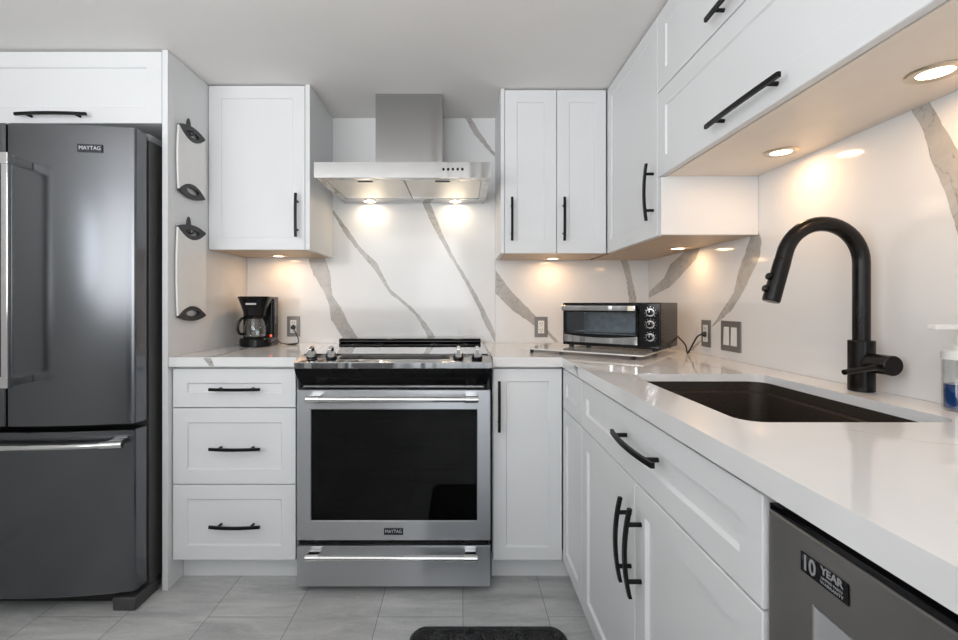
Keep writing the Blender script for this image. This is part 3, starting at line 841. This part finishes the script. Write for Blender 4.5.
# ================================================================== fridge
r = root('fridge', 'large dark stainless french-door fridge with bottom freezer drawer', 'fridge', (-1.62, -0.4, 0.0))
FRX0, FRX1, FRC = -2.05, -1.190, -1.620
MB().box(FRX0, FRX1, YF(1.765), YF(2.44), 0.05, 1.748, 0.004).build('body', 'fridge_side', r)
def zf(x): return 1.643 + 0.045 * min(1.0, abs(x - FRC) / 0.43) ** 2
def fr_door(x0, x1, z0, z1, name, mat='fridge'):
    n = 28; rc = 0.010
    front = []
    xs = [x0 + (x1 - x0) * k / n for k in range(n + 1)]
    for x in xs:
        e = min(x - x0, x1 - x)
        ex = rc - math.sqrt(max(0, rc * rc - (rc - min(e, rc)) ** 2)) if e < rc else 0.0
        front.append((x, zf(x) + ex))
    extra = []
    for q in (0.0004, 0.0015, 0.004): extra += [x0 + q, x1 - q]
    for x in extra:
        e = min(x - x0, x1 - x); front.append((x, zf(x) + rc - math.sqrt(rc * rc - (rc - e) ** 2)))
    front.sort()
    poly = front + [(x1, 1.750), (x0, 1.750)]
    def ring(z, i):
        cx = (x0 + x1) / 2
        return [(p[0] + (cx - p[0]) * i / (x1 - x0) * 2, YF(p[1] + (i if p[1] < 1.74 else 0)), z) for p in poly]
    mb = MB().loft([ring(z0, 0.003), ring(z0 + 0.003, 0), ring(z1 - 0.003, 0), ring(z1, 0.003)])
    return mb.build(name, mat, r)
dl = fr_door(FRX0 + 0.001, FRC - 0.003, 0.684, 1.768, 'door')
dr_ = fr_door(FRC + 0.003, FRX1 - 0.001, 0.684, 1.768, 'door')
df = fr_door(FRX0 + 0.001, FRX1 - 0.001, 0.072, 0.664, 'freezer_drawer')
def v_handle(x, door, sgn):
    yb_ = YF(1.56)
    mb = MB().box(x - 0.0115, x + 0.0115, yb_ - 0.009, yb_ + 0.009, 0.86, 1.612, 0.004)
    for z in (1.600, 0.845):
        mb.box(x - 0.014, x + 0.014, yb_ - 0.012, yb_ + 0.013, z - 0.006, z + 0.034, 0.004)
        y1 = YF(zf(x)) - 0.0015
        mb.box(x - 0.011, x + 0.011, yb_ + 0.010, y1, z, z + 0.028, 0.003)
    return mb.build('handle', 'chrome', door, label='bright steel bar handle')
v_handle(-1.535, dr_, 1); v_handle(-1.705, dl, -1)
pts = [(FRC + t, YF(1.605 + 0.045 * (t / 0.43) ** 2), 0.622) for t in [(-0.412 + 0.824 * k / 24) for k in range(25)]]
mb = MB().tube(pts, 0.0105, 14)
for i0, i1 in ((0, 2), (22, 24)):
    mb.tube([pts[i0], pts[(i0 + i1) // 2], pts[i1]], 0.0135, 14)
    px_ = pts[(i0 + i1) // 2]
    mb.box(px_[0] - 0.022, px_[0] + 0.022, px_[1] + 0.004, YF(zf(px_[0])) - 0.001, 0.614, 0.634, 0.003)
mb.build('handle', 'chrome', df, label='bright steel bar handle')
bx = -1.334; by = YF(zf(bx))
tx = Vector((1, 0.045 * 2 * (bx - FRC) / 0.43 ** 2, 0)).normalized(); nx = Vector((tx.y, -tx.x, 0))
c0 = Vector((bx, by, 1.683)) + nx * 0.0004
mb = MB().prism([c0 - tx * 0.041 - Vector((0, 0, .014)), c0 + tx * 0.041 - Vector((0, 0, .014)), c0 + tx * 0.041 + Vector((0, 0, .014)), c0 - tx * 0.041 + Vector((0, 0, .014))], nx * 0.003)
mb.text('MAYTAG', 0.0195, c0 + nx * 0.0033 + Vector((0, 0, 0.0)), tx, (0, 0, 1), nx, mi=1, sx=0.92)
mb.build('badge', ['badge', 'letter'], dr_)
for x in (FRX1 - 0.105, FRX0 + 0.005):
    MB().box(x, x + 0.10, YF(1.77), YF(1.86), 1.7485, 1.778, 0.008).build('hinge_cover', 'fridge_trim', r)
MB().box(FRX0 + 0.05, FRX1 - 0.08, YF(1.735), YF(1.764), 0.008, 0.0685).build('kick_grille', 'dark_slot', r)
for x0 in (FRX0, FRX1 - 0.085):
    MB().prism([(x0, YF(1.688), 0.0), (x0 + 0.085, YF(1.688), 0.0), (x0 + 0.085, YF(1.82), 0.0), (x0, YF(1.82), 0.0)], (0, 0, 0.0495)).build('foot', 'fridge_side', r, bev=0.006)

# ================================================================== dishwasher
r = root('dishwasher', 'stainless dishwasher under the worktop at the right, with a black sticker', 'dishwasher', (0.7, -2.16, 0.0))
MB().box(0.4395, XW - 0.03, -2.45, -1.863, 0.10, 0.868).build('body', 'fridge_side', r)
MB().box(0.47, 0.49, -2.45, -1.863, 0.0, 0.099).build('toe_kick', 'gloss_black', r)
px0 = 0.410
# front panel with a pocket handle cut in it
PY0, PY1, PZ0, PZ1 = -2.30, -1.940, 0.690, 0.772
mb = MB()
def rg(b, n): return [(px0 + n, b[0], b[2]), (px0 + n, b[1], b[2]), (px0 + n, b[1], b[3]), (px0 + n, b[0], b[3])]
o_ = (-2.450, -1.8615, 0.104, 0.850); i_ = (PY0, PY1, PZ0, PZ1)
inn = lambda b, q: (b[0] + q, b[1] - q, b[2] + q, b[3] - q)
mb.loft([rg(o_, 0.029), rg(o_, 0.002), rg(inn(o_, 0.002), 0), rg(inn(i_, -0.001), 0), rg(i_, 0.001)], cap0=False, cap1=False)
d = mb.build('front_panel', 'steel_dw', r)
mb = MB()
i2 = inn(i_, 0.0004)
mb.loft([rg(i2, 0.0008), rg(inn(i2, 0.004), 0.004), rg((PY0 + 0.02, PY1 - 0.025, PZ0 + 0.006, PZ1 - 0.012), 0.026)], cap0=False)
mb.build('pocket_handle', 'steel', d)
MB().box(px0 + 0.001, 0.431, -2.449, -1.862, 0.8506, 0.8590, 0.001).build('control_strip', 'gloss_black', r)
mb = MB().box(px0 - 0.0012, px0 - 0.0003, -1.990, -1.922, 0.8035, 0.8265)
uz_ = (0, 0, 1); ux_ = (0, -1, 0); un_ = (-1, 0, 0)
mb.text('10', 0.0255, (px0 - 0.0014, -1.935, 0.815), ux_, uz_, un_, mi=1, sx=0.86, bold=0.0004)
mb.text('YEAR', 0.0120, (px0 - 0.0014, -1.9685, 0.8212), ux_, uz_, un_, mi=1, sx=1.05, bold=0.0003)
mb.text('LIMITED PARTS', 0.0042, (px0 - 0.0014, -1.9685, 0.8128), ux_, uz_, un_, mi=1, sx=1.05)
mb.text('WARRANTY', 0.0050, (px0 - 0.0014, -1.9685, 0.8077), ux_, uz_, un_, mi=1, sx=1.15)
mb.build('sticker', ['gloss_black', 'letter_dim'], d)

# ================================================================== toaster oven on its board
ang = -math.atan2(0.313, 0.409)
def rot2(p, a): return (p[0] * math.cos(a) - p[1] * math.sin(a), p[0] * math.sin(a) + p[1] * math.cos(a))
A0 = (0.257, YF(2.0)); ub = rot2((1, 0), ang); vb_ = rot2((0, 1), ang)
bc = (A0[0] + ub[0] * 0.2575 + vb_[0] * 0.175, A0[1] + ub[1] * 0.2575 + vb_[1] * 0.175)
r = root('glass_cutting_board', 'pale glass board on black feet under the toaster oven', 'cutting board', (bc[0], bc[1], ZC), ang, local=True)
MB().box(-0.2575, 0.2575, -0.175, 0.175, 0.0150, 0.0205, 0.001).build('plate', 'glass_board', r)
for x in (-0.215, 0.215):
    for y in (-0.15, 0.14):
        MB().cyl((x, y, 0.0002), (x, y, 0.0148), 0.008, seg=14, bev=0.001).build('foot', 'rubber', r)
ta = -math.radians(39.5)
c = (0.614, YF(1.928)); vt = rot2((0, 1), ta)
r = root('toaster_oven', 'black countertop toaster oven with three knobs in the corner', 'toaster oven', (c[0] + vt[0] * 0.0, c[1] + vt[1] * 0.0, ZC + 0.0207), ta, local=True)
W2, TD, TZ0, TZ1 = 0.2095, 0.240, 0.009, 0.194
mb = MB()
dx = 0.115     # cavity right edge
mb.box(-W2, -W2 + 0.016, 0.004, TD, TZ0, TZ1, 0.004).box(dx, W2, 0.004, TD, TZ0, TZ1, 0.004)
mb.box(-W2 + 0.0162, dx - 0.0002, 0.004, TD, TZ1 - 0.014, TZ1, 0.003).box(-W2 + 0.0162, dx - 0.0002, 0.004, TD, TZ0, TZ0 + 0.014, 0.003)
for k in range(9):
    z = 0.05 + k * 0.014
    mb.box(W2 - 0.0005, W2 + 0.0012, 0.03, TD - 0.03, z, z + 0.004)
mb.build('housing', 'plastic', r)
mb = MB().box(-W2 + 0.0165, dx - 0.0005, TD - 0.05, TD - 0.045, TZ0 + 0.0145, TZ1 - 0.0145)
mb.build('cavity_back', 'toast_cav', r)
mb = MB()
for k in range(15): mb.cyl((-0.19 + k * 0.021, 0.02, 0.066), (-0.19 + k * 0.021, TD - 0.055, 0.066), 0.0016, seg=6)
mb.cyl((-0.194, 0.02, 0.066), (0.112, 0.02, 0.066), 0.002, seg=6)
mb.build('wire_rack', 'chrome', r)
# door
d0, d1, dz0, dz1 = -W2 + 0.008, dx + 0.012, TZ0 + 0.012, TZ1 - 0.008
mb = MB()
def rgt(b, y): return [(b[0], y, b[2]), (b[1], y, b[2]), (b[1], y, b[3]), (b[0], y, b[3])]
oo = (d0, d1, dz0, dz1); ii = (d0 + 0.014, d1 - 0.012, dz0 + 0.040, dz1 - 0.032)
mb.loft([rgt(ii, 0.0035), rgt(oo, 0.0035), rgt(oo, -0.006), rgt(inn(oo, 0.002), -0.008), rgt(ii, -0.008), rgt(ii, 0.0035)], cap0=False, cap1=False)
dd = mb.build('door', 'gloss_black', r)
MB().box(ii[0] + 0.0004, ii[1] - 0.0004, -0.004, -0.001, ii[2] + 0.0004, ii[3] - 0.0004).build('glass', 'toaster_glass', dd)
mb = MB()
rings = []
for k in range(13):
    t = k / 12; x = d0 + 0.006 + (d1 - d0 - 0.010) * t
    sag = 0.010 * (1 - (2 * t - 1) ** 2)
    rings.append([(x, -0.0084, dz0 + 0.003), (x, -0.0105, dz0 + 0.003), (x, -0.0105, dz0 + 0.036 - sag), (x, -0.0084, dz0 + 0.036 - sag)])
mb.loft(rings).build('trim_band', 'steel_h', dd)
mb = MB().box(d0 + 0.004, d1 - 0.004, -0.034, -0.024, dz1 - 0.026, dz1 - 0.004, 0.003)
for x in (d0 + 0.02, d1 - 0.036): mb.box(x, x + 0.016, -0.0245, -0.0082, dz1 - 0.022, dz1 - 0.008, 0.002)
mb.box(d1 - 0.034, d1 - 0.010, -0.0352, -0.0338, dz1 - 0.025, dz1 - 0.006, 0.0003, mi=1)
mb.build('handle', ['steel_h', 'nickel'], dd)
MB().box(dx + 0.0135, W2 - 0.002, -0.006, 0.0038, TZ0 + 0.004, TZ1 - 0.004, 0.002).build('control_panel', 'gloss_black', r)
kx = dx + 0.058
for z in (0.155, 0.108, 0.058):
    mb = MB().cyl((kx, -0.0063, z), (kx, -0.011, z), 0.0165, seg=28, bev=0.001).cyl((kx, -0.0112, z), (kx, -0.022, z), 0.0115, seg=24, mi=1, bev=0.001)
    mb.box(kx - 0.002, kx + 0.002, -0.0232, -0.0221, z, z + 0.011, mi=0)
    for k in range(9):
        a = math.radians(-130 + k * 32.5)
        mb.box(kx + 0.0215 * math.sin(a) - 0.0012, kx + 0.0215 * math.sin(a) + 0.0012, -0.0068, -0.0061, z + 0.0215 * math.cos(a) - 0.0012, z + 0.0215 * math.cos(a) + 0.0012)
    mb.build('knob', ['chrome', 'gloss_black'], r)
for x in (-0.18, 0.18):
    for y in (0.03, 0.21): MB().cyl((x, y, 0.0001), (x, y, 0.0088), 0.011, seg=14).build('foot', 'rubber', r)
def to_local(o, p):
    q = Vector(p) - o.location
    return Vector((*rot2((q.x, q.y), -o.rotation_euler.z), q.z))
def bez(pts, n=10):
    # Catmull-Rom through the points
    P = [Vector(p) for p in pts]; P = [P[0] * 2 - P[1]] + P + [P[-1] * 2 - P[-2]]
    out = []
    for i in range(1, len(P) - 2):
        for k in range(n):
            t = k / n; a, b, c_, d_ = P[i - 1], P[i], P[i + 1], P[i + 2]
            out.append(0.5 * ((2 * b) + (c_ - a) * t + (2 * a - 5 * b + 4 * c_ - d_) * t * t + (3 * b - a - 3 * c_ + d_) * t ** 3))
    out.append(P[-2]); return out
cw = [(0.945, YF(2.02), 1.02), (0.948, YF(1.96), 0.955), (0.945, YF(1.93), 0.919), (0.955, YF(1.925), 0.935), (0.972, YF(1.905), 0.985), (0.982, YF(1.885), 1.000)]
st = to_local(r, cw[0]); 
loc = [Vector((0.17, TD + 0.0015, 0.085)), Vector((0.175, TD + 0.02, 0.075))] + [to_local(r, p) for p in cw[1:]]
mb = MB().tube(bez(loc), 0.0032, 8)
p_end = to_local(r, (0.982, YF(1.885), 1.000)); p_pl = to_local(r, (0.9965, YF(1.880), 1.000))
mb.cyl(p_end, p_pl, 0.009, 0.011, seg=12)
mb.build('power_cord', 'rubber', r)

# ================================================================== coffee maker
ca = math.radians(6.0)
r = root('coffee_maker', 'small black drip coffee maker with glass carafe by the end panel', 'coffee maker', (-1.016, YF(2.312), ZC), ca, local=True)
def dshape(w, yf_, yb2, rad_, z, n=8):
    pts = []
    for cx, cy, a0, rr_ in ((w - 0.02, yb2 - 0.02, 0, 0.02), (-w + 0.02, yb2 - 0.02, 90, 0.02), (-w + rad_, yf_ + rad_, 180, rad_), (w - rad_, yf_ + rad_, 270, rad_)):
        for k in range(n + 1):
            a = math.radians(a0 + 90 * k / n); pts.append((cx + rr_ * math.cos(a), cy + rr_ * math.sin(a), z))
    return pts
W_ = 0.075
mb = MB()
mb.loft([dshape(W_ - 0.003, -0.097, 0.097, 0.07, 0.0003), dshape(W_, -0.10, 0.10, 0.07, 0.004), dshape(W_, -0.10, 0.10, 0.07, 0.036), dshape(W_ - 0.005, -0.095, 0.098, 0.066, 0.043)])
mb.loft([dshape(W_, 0.002, 0.10, 0.012, 0.0432), dshape(W_, 0.002, 0.10, 0.012, 0.234)])
mb.build('body', 'plastic', r)
mb = MB()
mb.loft([dshape(0.049, -0.082, 0.0018, 0.035, 0.150), dshape(0.052, -0.088, 0.0018, 0.038, 0.170), dshape(0.062, -0.096, 0.0018, 0.042, 0.205), dshape(0.0725, -0.099, 0.0018, 0.045, 0.234)])
mb.build('filter_basket', 'plastic', r)
MB().loft([dshape(W_ - 0.001, -0.100, 0.100, 0.046, 0.2345), dshape(W_ + 0.001, -0.101, 0.101, 0.046, 0.240), dshape(W_ - 0.002, -0.098, 0.098, 0.044, 0.2455)]).build('lid', 'plastic', r)
cc = (0.004, -0.0525, 0.0)
cf = MB().lathe([(0.028, 0.0475), (0.046, 0.050), (0.050, 0.075), (0.049, 0.10), (0.041, 0.128), (0.037, 0.138), (0.0355, 0.138), (0.0395, 0.127), (0.0475, 0.10), (0.0485, 0.075), (0.0445, 0.0515)], cc, cap1=True).build('carafe', 'glass', r)
MB().lathe([(0.046, 0.0435), (0.046, 0.046), (0.0, 0.046)], cc, cap1=False).build('warming_plate', 'gloss_black', r)
MB().lathe([(0.0385, 0.1385), (0.041, 0.140), (0.041, 0.147), (0.0, 0.149)], cc, cap1=False).build('carafe_lid', 'plastic', cf)
hp = [(-0.036, -0.062, 0.142), (-0.052, -0.076, 0.137), (-0.064, -0.083, 0.114), (-0.066, -0.084, 0.085), (-0.058, -0.080, 0.066), (-0.0420, -0.070, 0.064)]
MB().tube(bez(hp, 6), 0.0065, 10).build('carafe_handle', 'plastic', cf)
MB().box(0.0752, 0.0765, 0.03, 0.038, 0.11, 0.215, 0.0004).build('water_gauge', 'letter_dim', r)
mb = MB().box(-0.026, 0.022, -0.0985, -0.0945, 0.205, 0.2135, 0.001)
mb.build('name_plate', 'letter', r)
MB().box(0.058, 0.067, -0.0012, 0.0018, 0.046, 0.055, 0.0008).build('switch', 'red_led', r, label='small red lit power switch')
sw = (-0.895, -0.001, 1.006)
loc = [Vector((0.0765, 0.06, 0.02)), Vector((0.105, 0.03, 0.010))] + [to_local(r, p) for p in ((-0.855, YF(2.33), 0.918), (-0.835, YF(2.36), 0.922), (-0.86, YF(2.36), 0.9195), (-0.885, YF(2.35), 0.9185), (-0.850, YF(2.40), 0.9185), (-0.852, YF(2.42), 0.94), (-0.876, YF(2.43), 0.985), (-0.890, YF(2.445), 0.999))]
mb = MB().tube(bez(loc), 0.0028, 8)
a_, b_ = to_local(r, (-0.892, YF(2.447), 0.998)), to_local(r, (-0.896, -0.0078, 0.999))
mb.cyl(a_, b_, 0.010, 0.013, seg=14)
mb.build('power_cord', 'rubber', r)

# ================================================================== outlets and switch
def outlet(orient, plane, u, z, label, w_=0.0695, h_=0.109):
    o = root('outlet', label, 'outlet', mp(orient, plane, u, z, 0), group='grey wall outlets')
    def bx(mb, u0, u1, z0, z1, n0, n1, bev=0, mi=0):
        a, b = mp(orient, plane, u0, z0, n0), mp(orient, plane, u1, z1, n1)
        return mb.box(a[0], b[0], a[1], b[1], a[2], b[2], bev, mi)
    bx(MB(), u - w_ / 2, u + w_ / 2, z - h_ / 2, z + h_ / 2, 0.0005, 0.005, 0.0015).build('cover_plate', 'plate', o)
    mb = MB(); bx(mb, u - 0.0165, u + 0.0165, z - 0.034, z + 0.034, 0.0052, 0.0068, 0.0005)
    for zz in (0.017, -0.017):
        for uu in (-0.006, 0.006): bx(mb, u + uu - 0.0012, u + uu + 0.0012, z + zz - 0.001, z + zz + 0.008, 0.0069, 0.0071, 0, 1)
        bx(mb, u - 0.0022, u + 0.0022, z + zz - 0.011, z + zz - 0.006, 0.0069, 0.0071, 0, 1)
    mb.build('receptacle', ['white_plastic', 'dark_slot'], o)
    return o
outlet('F', -0.0003, -0.897, 1.003, 'grey-plated outlet with a black plug, right of the coffee maker')
outlet('F', -0.0003, 0.429, 1.000, 'grey-plated empty outlet on the back wall, left of the toaster oven')
outlet('R', XW - 0.0003, YF(1.888), 1.003, 'grey-plated outlet on the side wall holding the toaster oven plug')
o = root('light_switch', 'double white rocker switch in a grey plate on the side wall', 'switch', (XW, YF(1.715), 1.003))
MB().box(XW - 0.0055, XW - 0.0008, YF(1.653), YF(1.777), 0.9465, 1.0595, 0.0015).build('cover_plate', 'plate', o)
for yy in (YF(1.691), YF(1.739)):
    MB().prism([(XW - 0.0057, yy - 0.0165, 0.969), (XW - 0.0085, yy - 0.0165, 0.969), (XW - 0.0065, yy - 0.0165, 1.037), (XW - 0.0057, yy - 0.0165, 1.037)], (0, 0.033, 0)).build('rocker', 'white_plastic', o)

# ================================================================== cutting boards on hooks
PX = -1.149
def hook(y, z, label):
    mb = MB()
    prof = [(-0.012, -0.058), (-0.015, -0.02), (-0.012, 0.0), (-0.006, 0.012), (0.0, 0.016), (0.006, 0.012), (0.012, 0.0), (0.015, -0.02), (0.012, -0.058)]
    mb.prism([(PX + 0.0004, y + a, z + b) for a, b in prof], (0.004, 0, 0))
    mb.tube(bez([(PX + 0.003, y, z - 0.052), (PX + 0.013, y, z - 0.056), (PX + 0.021, y, z - 0.053), (PX + 0.024, y, z - 0.040)], 5), 0.004, 8)
    return tag(mb.build('wall_hook', 'grip'), label, 'hook', 'adhesive hooks on the end panel')
def cboard(yc, zt, zb, hw, label):
    """white board with two dark grip ends, each with an oval hand hole; lies parallel to the panel"""
    x0, x1 = PX + 0.0062, PX + 0.0142
    g = 0.046
    b = root('cutting_board', label, 'cutting board', (x0, yc, zb), group='cutting boards hung on the end panel')
    n = 16
    lft, rgt_ = [], []
    for k in range(n + 1):
        t = k / n; z = zb + (zt - zb) * t
        bulge = 0.008 * (1 - (2 * t - 1) ** 2)
        lft.append((yc - hw - bulge, z)); rgt_.append((yc + hw + bulge, z))
    # concave ends where the grips sit
    top = [(yc + hw * (1 - 2 * k / 12), zt - 0.040 * (1 - (1 - 2 * k / 12) ** 2)) for k in range(1, 12)]
    bot = [(yc - hw * (1 - 2 * k / 12), zb + 0.040 * (1 - (1 - 2 * k / 12) ** 2)) for k in range(1, 12)]
    poly = rgt_ + top + lft[::-1] + bot
    mb = MB()
    def fill(x): 
        vs_ = [mb.bm.verts.new((x, y, z)) for y, z in poly]
        es = [mb.bm.edges.new((vs_[i], vs_[(i + 1) % len(vs_)])) for i in range(len(vs_))]
        bmesh.ops.triangle_fill(mb.bm, use_beauty=True, edges=es); return vs_
    a_, c_ = fill(x0), fill(x1)
    for i in range(len(a_)):
        j = (i + 1) % len(a_); mb.face((a_[i], a_[j], c_[j], c_[i]))
    mb.build('panel', 'board', b, bev=0.0015)
    for s_, z0 in ((1, zt), (-1, zb)):
        mb = MB()
        m_ = 28
        # grip outline as an eye shape with an oval hole
        out, inn_ = [], []
        for k in range(m_):
            a = 2 * math.pi * k / m_
            yy = hw * math.cos(a)
            up = 0.018 * (1 - (yy / hw) ** 2) + 0.004
            dn = -0.039 * (1 - (yy / hw) ** 2) 
            zz = (up if math.sin(a) >= 0 else dn) * abs(math.sin(a)) ** 0.15
            out.append((yc + yy, z0 + s_ * zz))
            inn_.append((yc + hw * 0.48 * math.cos(a), z0 + s_ * (-0.010 + 0.013 * math.sin(a))))
        xa, xb = x0 - 0.0012, x1 + 0.0016
        def lift(pts_, x): return [(x, p[0], p[1]) for p in pts_]
        mb.loft([lift(out, xa), lift(out, xb), lift(inn_, xb), lift(inn_, xa), lift(out, xa)], cap0=False, cap1=False)
        mb.build('grip', 'grip', b, label='dark grey end grip')
    return b
hy = YF(1.955)
cboard(hy, 1.848, 1.588, 0.094, 'smaller white cutting board with dark grips, upper of the two on the panel')
cboard(hy, 1.434, 1.074, 0.100, 'larger white cutting board with dark grips, lower of the two on the panel')
hook(YF(1.945), 1.889, 'small dark adhesive hook holding the upper cutting board')
hook(YF(1.945), 1.475, 'small dark adhesive hook holding the lower cutting board')

# ================================================================== floor mat
r_ = []
MX0, MX1, MY0, MY1 = -0.172, 0.356, -1.75, YF(1.598)
def mr(i, z, rad_): return [(x, y, z) for x, y in rrect(MX0 + i, MX1 - i, MY0 + i, MY1 - i, rad_, 8)]
mb = MB().loft([mr(0, 0.0004, 0.05), mr(0.003, 0.006, 0.05), mr(0.012, 0.0165, 0.045), mr(0.030, 0.0175, 0.035), mr(0.034, 0.0150, 0.03)])
tag(mb.build('floor_mat', 'mat', smooth=60), 'black rubber anti-fatigue mat on the grey tile floor', 'mat')
